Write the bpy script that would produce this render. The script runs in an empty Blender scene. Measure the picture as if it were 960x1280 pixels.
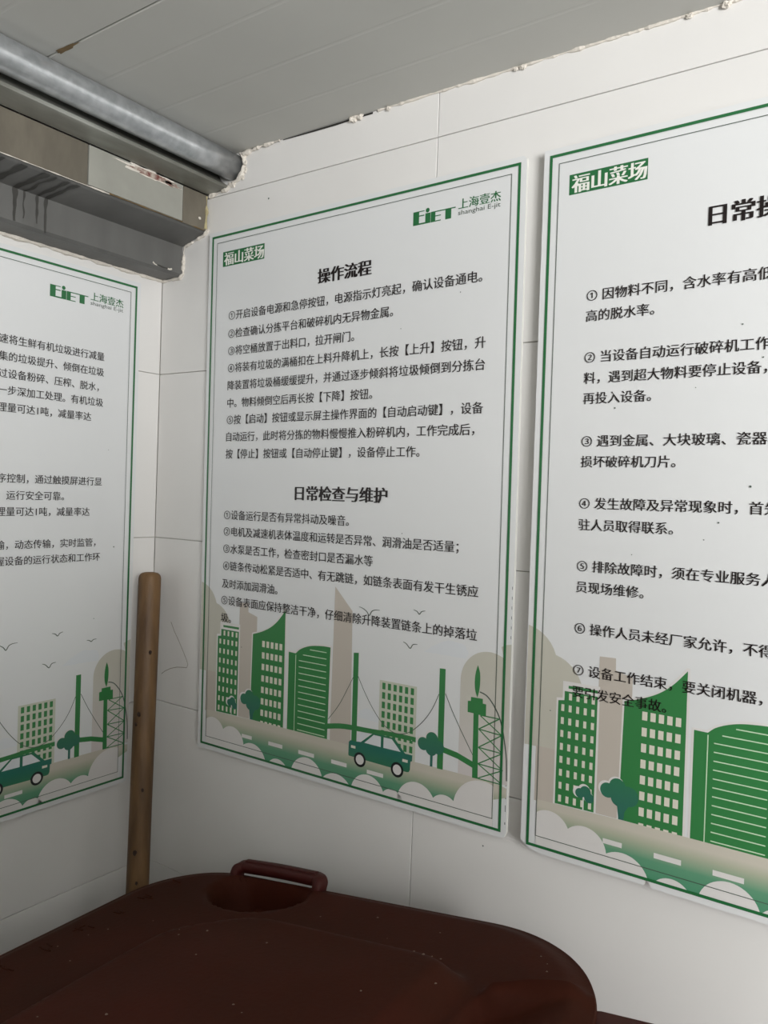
import bpy, bmesh, math, random
from mathutils import Vector, Matrix, noise
random.seed(7)
sc = bpy.context.scene
COL = sc.collection
FLOOR = -1.674            # floor height in camera-fit coordinates; everything is lifted so the floor is z = 0
def W3(x, y, z): return Vector((x, y, z - FLOOR))

# ---------------------------------------------------------------- camera
cam_d = bpy.data.cameras.new('camera'); cam = bpy.data.objects.new('camera', cam_d); COL.objects.link(cam)
sc.camera = cam
cam_d.sensor_fit = 'HORIZONTAL'; cam_d.sensor_width = 36.0
cam_d.lens = 985.165 * 36.0 / 960.0
cam_d.clip_start = 0.02
R = Matrix.Rotation(0.61207, 3, 'Z') @ Matrix.Rotation(1.5481, 3, 'X') @ Matrix.Rotation(0.03608, 3, 'Z')
cam.matrix_world = Matrix.Translation(W3(1.18403, -0.9514, -0.07914)) @ R.to_4x4()

# ---------------------------------------------------------------- world, lights, exposure
w = bpy.data.worlds.new('overcast'); sc.world = w; w.use_nodes = True
w.node_tree.nodes['Background'].inputs[0].default_value = (0.86, 0.93, 1.0, 1)
w.node_tree.nodes['Background'].inputs[1].default_value = 1.0
def area(name, loc, target, sx, sy, power, col):
    l = bpy.data.lights.new(name, 'AREA'); l.shape = 'RECTANGLE'; l.size = sx; l.size_y = sy; l.energy = power; l.color = col
    o = bpy.data.objects.new(name, l); COL.objects.link(o)
    o.location = loc; o.rotation_euler = (Vector(target) - Vector(loc)).to_track_quat('-Z', 'Y').to_euler()
    return o
area('daylight_doorway', (2.95, -1.85, 1.60), (0.3, -1.70, 1.60), 1.2, 1.0, 112, (1.0, 0.99, 0.975))
vs = sc.view_settings
vs.view_transform = 'Standard'; vs.look = 'None'; vs.gamma = 1.0; vs.use_curve_mapping = False
vs.exposure = 0.0

# ---------------------------------------------------------------- materials
def lin(c): return tuple(((x/255)/12.92 if x/255 <= .04045 else (((x/255)+.055)/1.055)**2.4) for x in c)
def mat(name, rgb, rough=.5, metal=0, var=0.0, vscale=8, bump=0.0, bscale=60, rgb2=None, spec=.5, detail=4, stretch=(1, 1, 1)):
    m = bpy.data.materials.new(name); m.use_nodes = True; nt = m.node_tree; n = nt.nodes; l = nt.links
    b = n['Principled BSDF']; b.inputs['Roughness'].default_value = rough; b.inputs['Metallic'].default_value = metal
    b.inputs['Specular IOR Level'].default_value = spec
    c = lin(rgb); b.inputs['Base Color'].default_value = (*c, 1)
    if var or rgb2 or bump:
        tc = n.new('ShaderNodeTexCoord'); mp = n.new('ShaderNodeMapping'); mp.inputs['Scale'].default_value = stretch
        l.new(tc.outputs['Object'], mp.inputs[0])
    if var or rgb2:
        nz = n.new('ShaderNodeTexNoise'); nz.inputs['Scale'].default_value = vscale; nz.inputs['Detail'].default_value = detail
        l.new(mp.outputs[0], nz.inputs['Vector'])
        r = n.new('ShaderNodeValToRGB'); r.color_ramp.elements[0].position = .35; r.color_ramp.elements[1].position = .65
        c2 = lin(rgb2) if rgb2 else tuple(x*(1-var) for x in c)
        r.color_ramp.elements[0].color = (*c2, 1); r.color_ramp.elements[1].color = (*c, 1)
        l.new(nz.outputs[0], r.inputs[0]); l.new(r.outputs[0], b.inputs['Base Color'])
    if bump:
        nb = n.new('ShaderNodeTexNoise'); nb.inputs['Scale'].default_value = bscale; nb.inputs['Detail'].default_value = 3
        l.new(mp.outputs[0], nb.inputs['Vector'])
        bp = n.new('ShaderNodeBump'); bp.inputs['Strength'].default_value = bump; bp.inputs['Distance'].default_value = .002
        l.new(nb.outputs[0], bp.inputs['Height']); l.new(bp.outputs[0], b.inputs['Normal'])
    return m
def grad_mat(name, stops, y0, y1, rough=.35):
    """printed vertical gradient along the board's own height (object y in metres from y0 to y1)"""
    m = bpy.data.materials.new(name); m.use_nodes = True; nt = m.node_tree; n = nt.nodes; l = nt.links
    b = n['Principled BSDF']; b.inputs['Roughness'].default_value = rough
    tc = n.new('ShaderNodeTexCoord'); sp = n.new('ShaderNodeSeparateXYZ'); l.new(tc.outputs['Object'], sp.inputs[0])
    mr = n.new('ShaderNodeMapRange'); mr.inputs[1].default_value = y0; mr.inputs[2].default_value = y1
    l.new(sp.outputs['Y'], mr.inputs[0])
    r = n.new('ShaderNodeValToRGB'); e = r.color_ramp.elements
    e[0].position, e[0].color = stops[0][0], (*lin(stops[0][1]), 1)
    e[1].position, e[1].color = stops[-1][0], (*lin(stops[-1][1]), 1)
    for p, c in stops[1:-1]:
        k = e.new(p); k.color = (*lin(c), 1)
    l.new(mr.outputs[0], r.inputs[0]); l.new(r.outputs[0], b.inputs['Base Color'])
    return m
M_tile = mat('glazed_tile_white', (233, 232, 230), .34, var=.05, vscale=3, bump=.12, bscale=14)
M_grout = mat('grout_grey', (210, 208, 201), .9, var=.2, vscale=30)
M_paint = mat('painted_plaster', (232, 229, 223), .8, var=.05, vscale=6, bump=.3, bscale=40)
M_plaster = mat('rough_white_plaster', (232, 226, 216), .95, var=.15, vscale=60, bump=.8, bscale=220)
M_ceil = mat('ceiling_panel_grey', (196, 196, 191), .55, var=.07, vscale=4, bump=.1, bscale=20)
M_dark = mat('joint_shadow_dark', (44, 42, 38), .9)
M_rust = mat('rust_stain', (128, 106, 72), .8, var=.3, vscale=80)
M_galv = mat('galvanised_steel', (196, 199, 202), .30, metal=.7, rgb2=(172, 176, 179), vscale=60, bump=.15, bscale=150)
M_galv2 = mat('dull_galvanised_steel', (176, 178, 172), .40, metal=.35, rgb2=(120, 120, 112), vscale=14, bump=.2, bscale=120, stretch=(1, .3, 1))
M_beam = mat('beam_dark_grey_paint', (104, 104, 102), .5, var=.22, vscale=10, bump=.25, bscale=40, stretch=(1, 1.6, .5))
M_beamtan = mat('beam_taupe_paint', (112, 106, 94), .6, var=.22, vscale=26, bump=.3, bscale=60, stretch=(1, 1.5, .6))
M_patch = mat('beam_light_patch_paint', (158, 158, 150), .6, var=.12, vscale=18, bump=.2, bscale=60)
M_streak = mat('black_water_streak', (66, 65, 62), .5, var=.2, vscale=40)
M_redflake = mat('flaking_red_primer', (112, 58, 52), .8, rgb2=(190, 180, 168), vscale=120)
M_foam = mat('foam_board_edge', (228, 228, 222), .7, var=.06, vscale=50)
M_board = mat('poster_face_white', (226, 228, 229), .30, spec=.5, var=.015, vscale=5)
M_green = mat('print_green', (56, 128, 72), .32)
M_dgreen = mat('print_border_green', (38, 108, 62), .32)
M_black = mat('print_black', (26, 17, 18), .35)
M_linegr = mat('print_dark_grey_green', (78, 92, 82), .4)
M_white = mat('print_white', (236, 236, 230), .32)
M_cream = mat('print_cream_window', (222, 218, 204), .32)
M_greige = mat('print_greige', (196, 188, 178), .32)
M_blob = mat('print_pale_olive_grey', (198, 196, 184), .32)
M_palewin = mat('print_pale_green_grey', (200, 204, 188), .32)
M_cloud = mat('print_cloud_white', (224, 222, 220), .32)
M_skycl = mat('print_sky_cloud', (222, 226, 230), .32)
M_bird = mat('print_bird_grey', (84, 96, 88), .35)
M_tyre = mat('print_tyre_black', (22, 26, 28), .35)
M_wood = mat('worn_wood', (122, 92, 58), .55, rgb2=(86, 62, 38), vscale=9, bump=.3, bscale=90, stretch=(4, 4, .5), detail=6)
M_knot = mat('dark_wood_knot', (48, 30, 20), .7)
M_bin = mat('maroon_bin_plastic', (66, 27, 16), .65, spec=.10, rgb2=(56, 26, 15), vscale=5, bump=.15, bscale=180)
M_binred = mat('dark_red_bin_plastic', (66, 20, 16), .5, spec=.3, bump=.1, bscale=120)
M_scuff = mat('pale_scuff', (120, 100, 88), .7)
M_rubber = mat('black_rubber', (24, 24, 24), .8)
M_pencil = mat('faint_pencil_line', (150, 143, 132), .8)
M_shell = mat('grey_cement_render', (150, 148, 144), .9, var=.2, vscale=5, bump=.3, bscale=30)
M_floor = mat('concrete_floor', (112, 108, 102), .85, var=.25, vscale=4, bump=.4, bscale=50)
H, W = .893, .598
M_road = grad_mat('print_road_gradient', [(0, (78, 146, 112)), (.45, (98, 154, 122)), (.8, (176, 182, 160)), (1, (202, 197, 184))], H-.884, H-.832)
M_fade = grad_mat('print_hill_fade', [(0, (214, 208, 206)), (.5, (205, 202, 194)), (1, (198, 196, 184))], H-.80, H-.67)
M_car = grad_mat('print_car_teal', [(0, (52, 118, 84)), (.5, (38, 112, 98)), (1, (44, 116, 80))], H-.842, H-.795)
M_teal = grad_mat('print_tree_teal', [(0, (52, 108, 98)), (1, (54, 120, 88))], H-.822, H-.775)

# ---------------------------------------------------------------- helpers
def link_mesh(name, verts, faces, m, parent=None, smooth=False, mats=None, midx=None):
    me = bpy.data.meshes.new(name); me.from_pydata([tuple(v) for v in verts], [], faces); me.update()
    for mm in (mats or [m]): me.materials.append(mm)
    if midx: me.polygons.foreach_set('material_index', midx)
    if smooth: me.polygons.foreach_set('use_smooth', [True]*len(me.polygons))
    o = bpy.data.objects.new(name, me); COL.objects.link(o)
    if parent: o.parent = parent
    return o
def bm_obj(name, bm, m, parent=None, smooth=False):
    me = bpy.data.meshes.new(name); bm.to_mesh(me); bm.free(); me.materials.append(m)
    if smooth: me.polygons.foreach_set('use_smooth', [True]*len(me.polygons))
    o = bpy.data.objects.new(name, me); COL.objects.link(o)
    if parent: o.parent = parent
    return o
def box_geo(a, b):
    x0, y0, z0 = a; x1, y1, z1 = b
    v = [(x0,y0,z0),(x1,y0,z0),(x1,y1,z0),(x0,y1,z0),(x0,y0,z1),(x1,y0,z1),(x1,y1,z1),(x0,y1,z1)]
    f = [(0,3,2,1),(4,5,6,7),(0,1,5,4),(1,2,6,5),(2,3,7,6),(3,0,4,7)]
    return v, f
def box(name, a, b, m, parent=None, bevel=0):
    v, f = box_geo(a, b)
    if bevel:
        bm = bmesh.new(); vs_ = [bm.verts.new(p) for p in v]; [bm.faces.new([vs_[i] for i in q]) for q in f]
        bmesh.ops.bevel(bm, geom=bm.edges[:], offset=bevel, segments=2, affect='EDGES', profile=.5)
        return bm_obj(name, bm, m, parent)
    return link_mesh(name, v, f, m, parent)
def tag(o, label=None, cat=None, group=None, kind=None):
    if label: o['label'] = label
    if cat: o['category'] = cat
    if group: o['group'] = group
    if kind: o['kind'] = kind
    return o
def empty(name, loc=(0, 0, 0), mat4=None):
    o = bpy.data.objects.new(name, None); COL.objects.link(o); o.empty_display_size = .05
    if mat4 is not None: o.matrix_world = mat4
    else: o.location = loc
    return o
def sweep(pts, r, n=12, close_caps=True, flat=1.0, rad=None):
    """tube along pts"""
    verts, faces = [], []
    up0 = Vector((0, 0, 1))
    for i, p in enumerate(pts):
        p = Vector(p)
        t = (Vector(pts[min(i+1, len(pts)-1)]) - Vector(pts[max(i-1, 0)])).normalized()
        a = t.cross(up0)
        if a.length < 1e-3: a = t.cross(Vector((0, 1, 0)))
        a.normalize(); b = a.cross(t).normalized()
        rr = rad[i] if rad else r
        for k in range(n):
            an = 2*math.pi*k/n
            verts.append(p + a*math.cos(an)*rr + b*math.sin(an)*rr*flat)
    for i in range(len(pts)-1):
        for k in range(n):
            faces.append((i*n+k, i*n+(k+1) % n, (i+1)*n+(k+1) % n, (i+1)*n+k))
    if close_caps:
        faces.append(tuple(range(n))[::-1]); faces.append(tuple((len(pts)-1)*n+k for k in range(n)))
    return verts, faces
def rough_strip(name, pts, r, m, parent=None, amp=.5, n=7, seed=0, sub=.006):
    """irregular bead of plaster along a polyline, resampled"""
    P = []
    for a, b in zip(pts[:-1], pts[1:]):
        a, b = Vector(a), Vector(b); k = max(1, int((b-a).length/sub))
        for i in range(k): P.append(a.lerp(b, i/k))
    P.append(Vector(pts[-1]))
    rad = []
    for i, p in enumerate(P):
        q = noise.noise(p*60+Vector((seed, 0, 0))) + .6*noise.noise(p*190+Vector((0, seed, 0)))
        rad.append(max(.0006, r*(1+amp*q*1.6)))
    v, f = sweep(P, r, n, rad=rad)
    v2 = []
    for q in v:
        d = noise.noise_vector(Vector(q)*240+Vector((seed, 3, 1)))*r*.55*amp
        v2.append(Vector(q)+d)
    return link_mesh(name, v2, f, m, parent)
def lump(name, c, r, m, parent=None, seed=0, sq=(1, 1, 1), amp=.5):
    bm = bmesh.new(); bmesh.ops.create_icosphere(bm, subdivisions=3, radius=1)
    for v in bm.verts:
        d = 1+amp*noise.noise(v.co*1.7+Vector((seed, seed*2, 0)))+.35*amp*noise.noise(v.co*5+Vector((seed, 0, 0)))
        v.co = Vector((v.co.x*sq[0], v.co.y*sq[1], v.co.z*sq[2]))*r*d + Vector(c)
    return bm_obj(name, bm, m, parent)

# ================================================================= SETTING
RX, FY = 3.0, -2.6           # far ends of the little room
zc = .4896                   # ceiling underside (fit coords)
rows = [FLOOR + .3*k for k in range(8)]   # 0 .. 2.1 ; last = .426
# wall_back : plane y=0 ; wall_left : plane x=0
GB = .0016
wb = box('wall_back', W3(-.12, .004, FLOOR), W3(RX, .12, .62), M_grout); tag(wb, kind='structure')
wl = box('wall_left', W3(-.12, FY, FLOOR), W3(-.004, .004, .62), M_grout); tag(wl, kind='structure')
def tile_mesh(name, w_, h_, axis):
    g = .0006
    if axis == 'x': a, b = (g, 0, g), (w_-g, .004, h_-g)
    else: a, b = (-.004, g, g), (0, w_-g, h_-g)
    v, f = box_geo(a, b); bm = bmesh.new(); vv = [bm.verts.new(p) for p in v]; [bm.faces.new([vv[i] for i in q]) for q in f]
    ed = [e for e in bm.edges if all((abs(q.co.y) < 1e-6 if axis == 'x' else abs(q.co.x) < 1e-6) for q in e.verts)]
    bmesh.ops.bevel(bm, geom=ed, offset=.0005, segments=1, affect='EDGES')
    me = bpy.data.meshes.new(name); bm.to_mesh(me); bm.free(); me.materials.append(M_tile); return me
def place_tiles(axis, edges, parent):
    cache = {}
    for a, b in zip(edges[:-1], edges[1:]):
        for k, z in enumerate(rows):
            h_ = .3 if k < 7 else .62-.426
            key = (round(b-a, 4), h_)
            if key not in cache: cache[key] = tile_mesh('wall_tile', b-a, h_, axis)
            o = bpy.data.objects.new('wall_tile', cache[key]); COL.objects.link(o); o.parent = parent
            jit = random.uniform(-.0002, .0002)
            o.location = W3(a, jit, z) if axis == 'x' else W3(jit, a, z)
place_tiles('x', [0, .5856, 1.1856, 1.7856, 2.3856, RX], wb)
place_tiles('y', [FY, -1.8, -1.2, -.6, 0], wl)
# ceiling: grey panels, joint at y=-.347, shallow ribs
ce = box('ceiling', W3(-.12, FY-.1, zc+.018), W3(RX+.1, .12, zc+.10), M_dark); tag(ce, kind='structure')
def ceil_panel(y0, y1):
    # profile across y with shallow stiffening creases
    prof = [(y0+.0006, .012), (y0+.0006, .0015), (y0+.002, 0)]
    k = 0
    cs = [y for y in (-.27, -.171, -.081) if y0 < y < y1]
    yy = y1 - .09
    if not cs:
        while yy > y0 + .03: cs.append(yy); yy -= .092
        cs.sort()
    for c in cs: prof += [(c-.0035, 0), (c-.0012, .0003), (c+.0012, .0003), (c+.0035, 0)]
    prof += [(y1-.002, 0), (y1-.0006, .0015), (y1-.0006, .012)]
    v = []; n = len(prof)
    for x in (0.0, RX): v += [W3(x, p[0], zc+p[1]) for p in prof]
    f = [(i, i+1, n+i+1, n+i) for i in range(n-1)]
    f.append((0, n, 2*n-1, n-1))
    return link_mesh('ceiling_panel', v, f, M_ceil, ce)
for y0, y1 in ((-.347, 0), (-1.247, -.347), (-2.147, -1.247), (FY, -2.147)): ceil_panel(y0, y1)
# brown seepage stain where the joint meets the pipe
st = []
for i in range(18):
    a = i/18*2*math.pi; rr = .8+.6*noise.noise(Vector((math.cos(a)*2, math.sin(a)*2, 3)))
    st.append(W3(.228+.030*math.cos(a)*rr, -.347+.0045*math.sin(a)*rr*(1-.6*math.cos(a)), zc-.0004))
tag(link_mesh('trim_2', st, [tuple(range(18))], M_rust), kind='structure', label='brown seepage stain on the ceiling joint by the pipe')
# the rest of the room, out of frame
fl = box('floor', W3(-.12, FY-.1, FLOOR-.08), W3(RX+.1, .12, FLOOR), M_floor); tag(fl, kind='structure')
wf = box('wall_front', W3(-.12, FY-.1, FLOOR), W3(RX, FY, .62), M_shell); tag(wf, kind='structure')
v, f = [], []
def addb(a, b):
    vv, ff = box_geo(a, b); o = len(v); v.extend(vv); f.extend([tuple(i+o for i in q) for q in ff])
OY0, OY1, OZ0, OZ1 = -2.50, -1.20, -.62, .44
addb(W3(RX, FY-.1, FLOOR), W3(RX+.1, OY0, .62)); addb(W3(RX, OY1, FLOOR), W3(RX+.1, .12, .62))
addb(W3(RX, OY0, FLOOR), W3(RX+.1, OY1, OZ0)); addb(W3(RX, OY0, OZ1), W3(RX+.1, OY1, .62))
wr = link_mesh('wall_right', v, f, M_shell); tag(wr, kind='structure')

wp = box('wall_shade_blocker', W3(1.70, FY, FLOOR), W3(1.80, -.80, -.02), M_shell); tag(wp, kind='structure')  # low wall added out of view, only to shade the lower corner

# stepped grey beam in the corner (runs along y above the left poster)
BL = FY
def prism_y(name, prof, y0, y1, m, parent=None, smooth=False, nseg=1, jit=0):
    n = len(prof); vv, ff = [], []
    for j in range(nseg+1):
        y = y0+(y1-y0)*j/nseg
        for (x, z) in prof: vv.append(W3(x, y, z))
    for j in range(nseg):
        for i in range(n): ff.append((j*n+i, j*n+(i+1) % n, (j+1)*n+(i+1) % n, (j+1)*n+i))
    ff.append(tuple(range(n))); ff.append(tuple(nseg*n+i for i in range(n))[::-1])
    return link_mesh(name, vv, ff, m, parent, smooth)
beam = empty('stepped_beam', W3(.06, -.3, .298)); tag(beam, 'dark grey painted stepped beam under the ceiling in the wall corner, water streaked', 'beam')
def par(o, p):
    o.parent = p; o.matrix_parent_inverse = p.matrix_world.inverted(); return o
def adopt(p, *os):
    mi = Matrix.Translation(-p.location)
    for o in os: o.data.transform(mi); o.parent = p
    return os[0]
e_ = .003
lo = prism_y('lower_step', [(0, .298), (.050, .298), (.056, .302), (.056, .351), (0, .351)], BL, -e_, M_beam)
up = prism_y('upper_step', [(0, .351), (.056, .351), (.110, .3655), (.1145, .3680), (.1145, .4305), (0, .4305)], BL, -e_, M_beam)
adopt(beam, lo, up)
# fascia boards on the face of the upper step (x = .1145 .. .118)
def fascia(name, y0, y1, m, z0=.3685, z1=.4300):
    o = box(name, W3(.1145, y0, z0), W3(.118, y1, z1), m, bevel=.0006); adopt(beam, o); return o
tag(fascia('fascia_board', -.0565, -e_, M_beamtan), label='short taupe fascia piece at the corner')
tag(fascia('fascia_board', -.2375, -.0575, M_patch, z0=.3705), label='light grey fascia piece with flaking red primer')
tag(fascia('fascia_board', -1.15, -.2395, M_beamtan), label='long taupe fascia piece')
fascia('fascia_board', BL, -1.152, M_beamtan)
# flaking primer patch along the top of the light piece
def blotch(name, cx_, z_, ys, zs, m, seed, x=.1184, n=40, y0=-.10):
    vv = []
    for i in range(n):
        a = i/n*2*math.pi; rr = 1+.5*noise.noise(Vector((math.cos(a)*2.5, math.sin(a)*2.5, seed)))+.25*noise.noise(Vector((math.cos(a)*9, math.sin(a)*9, seed)))
        vv.append(W3(x, cx_+ys*math.cos(a)*rr, z_+zs*math.sin(a)*rr))
    o = link_mesh(name, vv, [tuple(range(n))], m); return o
b1 = blotch('bare_plaster_patch', -.125, .4245, .052, .0062, M_plaster, 1.0)
b2 = blotch('flaking_primer', -.118, .4240, .040, .0044, M_redflake, 4.0, x=.1187)
b3 = blotch('flaking_primer', -.083, .4225, .016, .0030, M_redflake, 7.0, x=.1187)
adopt(beam, b1, b2, b3)
# chips along the lower edge of the fascia and the yellowed caulk at its end
ck = rough_strip('edge_chips', [W3(.1172, y, .3685) for y in [-.5, -.35, -.25, -.2]], .0007, M_plaster, None, 1.0, 5, 3)
ck2 = rough_strip('edge_chips', [W3(.1172, y, .3692) for y in [-.2, -.13, -.06, -.01]], .0007, M_rust, None, 1.0, 5, 9)
ck3 = rough_strip('end_caulk', [W3(.1175, -.005, .428), W3(.1185, -.005, .40), W3(.118, -.006, .371)], .0028, mat('yellowed_caulk', (186, 176, 138), .9, var=.3, vscale=90), None, .7, 7, 5)
sp1 = lump('paint_chip', W3(.1183, -.020, .3865), .0022, M_plaster, None, 3, (.4, 1.2, 1))
adopt(beam, ck, ck2, ck3, sp1)
# dark water streaks: on the underside of the upper step and running down the lower face
random.seed(11)
for (yy, wd, ln) in ((-.252, .011, .064), (-.266, .008, .052), (-.287, .008, .050), (-.301, .016, .060), (-.335, .014, .055), (-.365, .012, .05), (-.41, .014, .06), (-.47, .012, .05), (-.52, .02, .06)):
    vv = []; n = 12
    for i in range(n+1):
        t = i/n; ww = wd*(.55+.5*noise.noise(Vector((yy*40, t*4, 1))))+.0008; sh = -.016*t+.004*noise.noise(Vector((yy*90, t*3, 7)))
        vv.append((t, ww, sh))
    # underside run
    A = [W3(.113-(.113-.057)*t, yy+sh-ww/2, .3655-.0145*t-.0004) for t, ww, sh in vv]; B = [W3(.113-(.113-.057)*t, yy+sh+ww/2, .3655-.0145*t-.0004) for t, ww, sh in vv]
    o = link_mesh('water_streak', A+B, [(i, i+1, n+2+i, n+1+i) for i in range(n)], M_streak)
    C_ = [W3(.0563, yy-.016+(sh+.016*t)*.4-ww*.4*(1-.5*t), .3505-ln*.8*t) for t, ww, sh in vv]; D_ = [W3(.0563, yy-.016+(sh+.016*t)*.4+ww*.4*(1-.5*t), .3505-ln*.8*t) for t, ww, sh in vv]
    o2 = link_mesh('water_streak', C_+D_, [(i, i+1, n+2+i, n+1+i) for i in range(n)], M_streak)
    adopt(beam, o, o2)
# crack with two chips near the lower corner
for a, b, c in (((-.058, .3055), (-.035, .3045), M_streak), ((-.067, .3075), (-.058, .3045), M_plaster), ((-.035, .3042), (-.026, .3055), M_plaster)):
    o = rough_strip('paint_crack', [W3(.0562, a[0], a[1]), W3(.0562, (a[0]+b[0])/2, (a[1]+b[1])/2-.001), W3(.0562, b[0], b[1])], .0011, c, None, .8, 5, 2, .002); adopt(beam, o)
# caulk: beam to left wall, beam to back wall
cw = rough_strip('caulk_bead', [W3(.001, y, .2975) for y in (-.75, -.4, -.2, -.004)], .0036, M_plaster, None, .55, 8, 21); adopt(beam, cw)
cw2 = rough_strip('caulk_bead', [W3(.002, -.002, .296), W3(.050, -.002, .296), W3(.058, -.002, .303), W3(.0585, -.002, .340), W3(.0605, -.002, .350), W3(.112, -.002, .3635), W3(.1195, -.002, .372)], .0024, M_plaster, None, .9, 7, 33, .004); adopt(beam, cw2)

# galvanised pipe and folded steel channel
pr = .0218; pc = (.1785, zc-pr-.0006)
pts = [W3(pc[0], y, pc[1]) for y in [FY, -2, -1.5, -1, -.5, -.1, -.002]]
v_, f_ = sweep(pts, pr, 40)
pipe = link_mesh('steel_pipe', v_, f_, M_galv, smooth=True)
tag(pipe, 'round galvanised steel pipe running under the grey ceiling into the back wall', 'pipe')
prof = [(.1195, .4312), (.1600, .4335), (.1650, .4342), (.1664, .4362), (.1660, .4392), (.1500, .4500), (.1440, .4600), (.1330, .4800), (.1195, .4800)]
ch = prism_y('steel_channel', prof, FY, -.003, M_galv2)
tag(ch, 'dull folded steel channel lying between the round pipe and the grey beam', 'channel')
# plaster lumps where pipe and channel enter the wall, and along the ceiling
pl = empty('wall_plaster', W3(.2, 0, .44)); tag(pl, kind='structure'); pl.name = 'trim_1'; pl['label'] = 'rough white plaster patching around the pipe end and ceiling joint'
L = []
random.seed(5)
arc = []
for i in range(15):
    a = math.radians(58-150*i/14); arc.append(W3(pc[0]+(pr+.0035)*math.cos(a), -.0015, pc[1]+(pr+.0035)*math.sin(a)))
L.append(rough_strip('plaster_bead', arc, .0034, M_plaster, None, .9, 9, 41, .004))
L.append(rough_strip('plaster_bead', [W3(.178, -.0015, .4390), W3(.166, -.0015, .4345), W3(.150, -.0015, .4315), W3(.1215, -.0015, .4285)], .0028, M_plaster, None, .9, 7, 44, .004))
for (x, z, r_, s) in ((.2045, .458, .0055, 1), (.2055, .470, .004, 2), (.2005, .4465, .004, 3), (.179, .4395, .0052, 4), (.170, .4395, .0042, 6), (.2040, .4815, .0035, 8)):
    L.append(lump('plaster_lump', W3(x, -.001, z), r_, M_plaster, None, s, (1, .45, 1), .7))
L.append(lump('plaster_chip', W3(.190, -.0095, .4660), .0036, M_white, None, 12, (1, .5, 1.2), .6))
L.append(rough_strip('plaster_bead', [W3(.203, -.002, .4845), W3(.22, -.002, .4865), W3(.245, -.003, .4885), W3(.285, -.003, .4890)], .0024, M_plaster, None, .8, 7, 51, .004))
L.append(rough_strip('plaster_bead', [W3(.48, -.001, .4895), W3(.60, -.001, .4895), W3(.72, -.001, .4895), W3(.86, -.001, .4895), W3(1.1, -.001, .4895)], .0022, M_plaster, None, .8, 6, 57))
for (x, r_, s) in ((.436, .0055, 1), (.448, .0042, 5), (.715, .0034, 2), (.705, .0024, 7), (.925, .0028, 3), (.965, .004, 4), (.5, .003, 9)):
    L.append(lump('plaster_lump', W3(x, -.003, zc-.003), r_, M_plaster, None, s, (1.3, .8, .9), .7))
dk = link_mesh('open_joint', [W3(x, -.0006, z) for x, z in ((.29, .4896), (.47, .4896), (.47, .4868), (.44, .4872), (.40, .4862), (.36, .4868), (.32, .4876), (.29, .4885))], [tuple(range(8))], M_dark)
L.append(dk)
for o in L: o.data.transform(Matrix.Translation(-pl.location)); o.parent = pl
# pencil scribble and a few marks on the back wall
def wall_line(pts, wd, m):
    A = []; n = len(pts)
    for i, (x, z) in enumerate(pts):
        t = Vector((pts[min(i+1, n-1)][0]-pts[max(i-1, 0)][0], pts[min(i+1, n-1)][1]-pts[max(i-1, 0)][1])).normalized()
        A.append((x - t.y*wd/2, z + t.x*wd/2)); A.append((x + t.y*wd/2, z - t.x*wd/2))
    return link_mesh('pencil_mark', [W3(x, -.0006, z) for x, z in A], [(2*i, 2*i+1, 2*i+3, 2*i+2) for i in range(n-1)], m, wb)
wall_line([(.052, -.325), (.062, -.341), (.075, -.357), (.088, -.375), (.097, -.388), (.101, -.396), (.098, -.402), (.088, -.403), (.072, -.405), (.055, -.410), (.040, -.417), (.030, -.424)], .0011, M_pencil)
for (x, z, r_) in ((.262, .4, .0016), (.86, -.49, .0012), (1.0, -.52, .0012), (.7, -.55, .0011)):
    o = link_mesh('dirt_speck', [W3(x+r_*math.cos(a*math.pi/4), -.0006, z+r_*math.sin(a*math.pi/4)) for a in range(8)], [tuple(range(8))], M_bird, wb)

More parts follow.
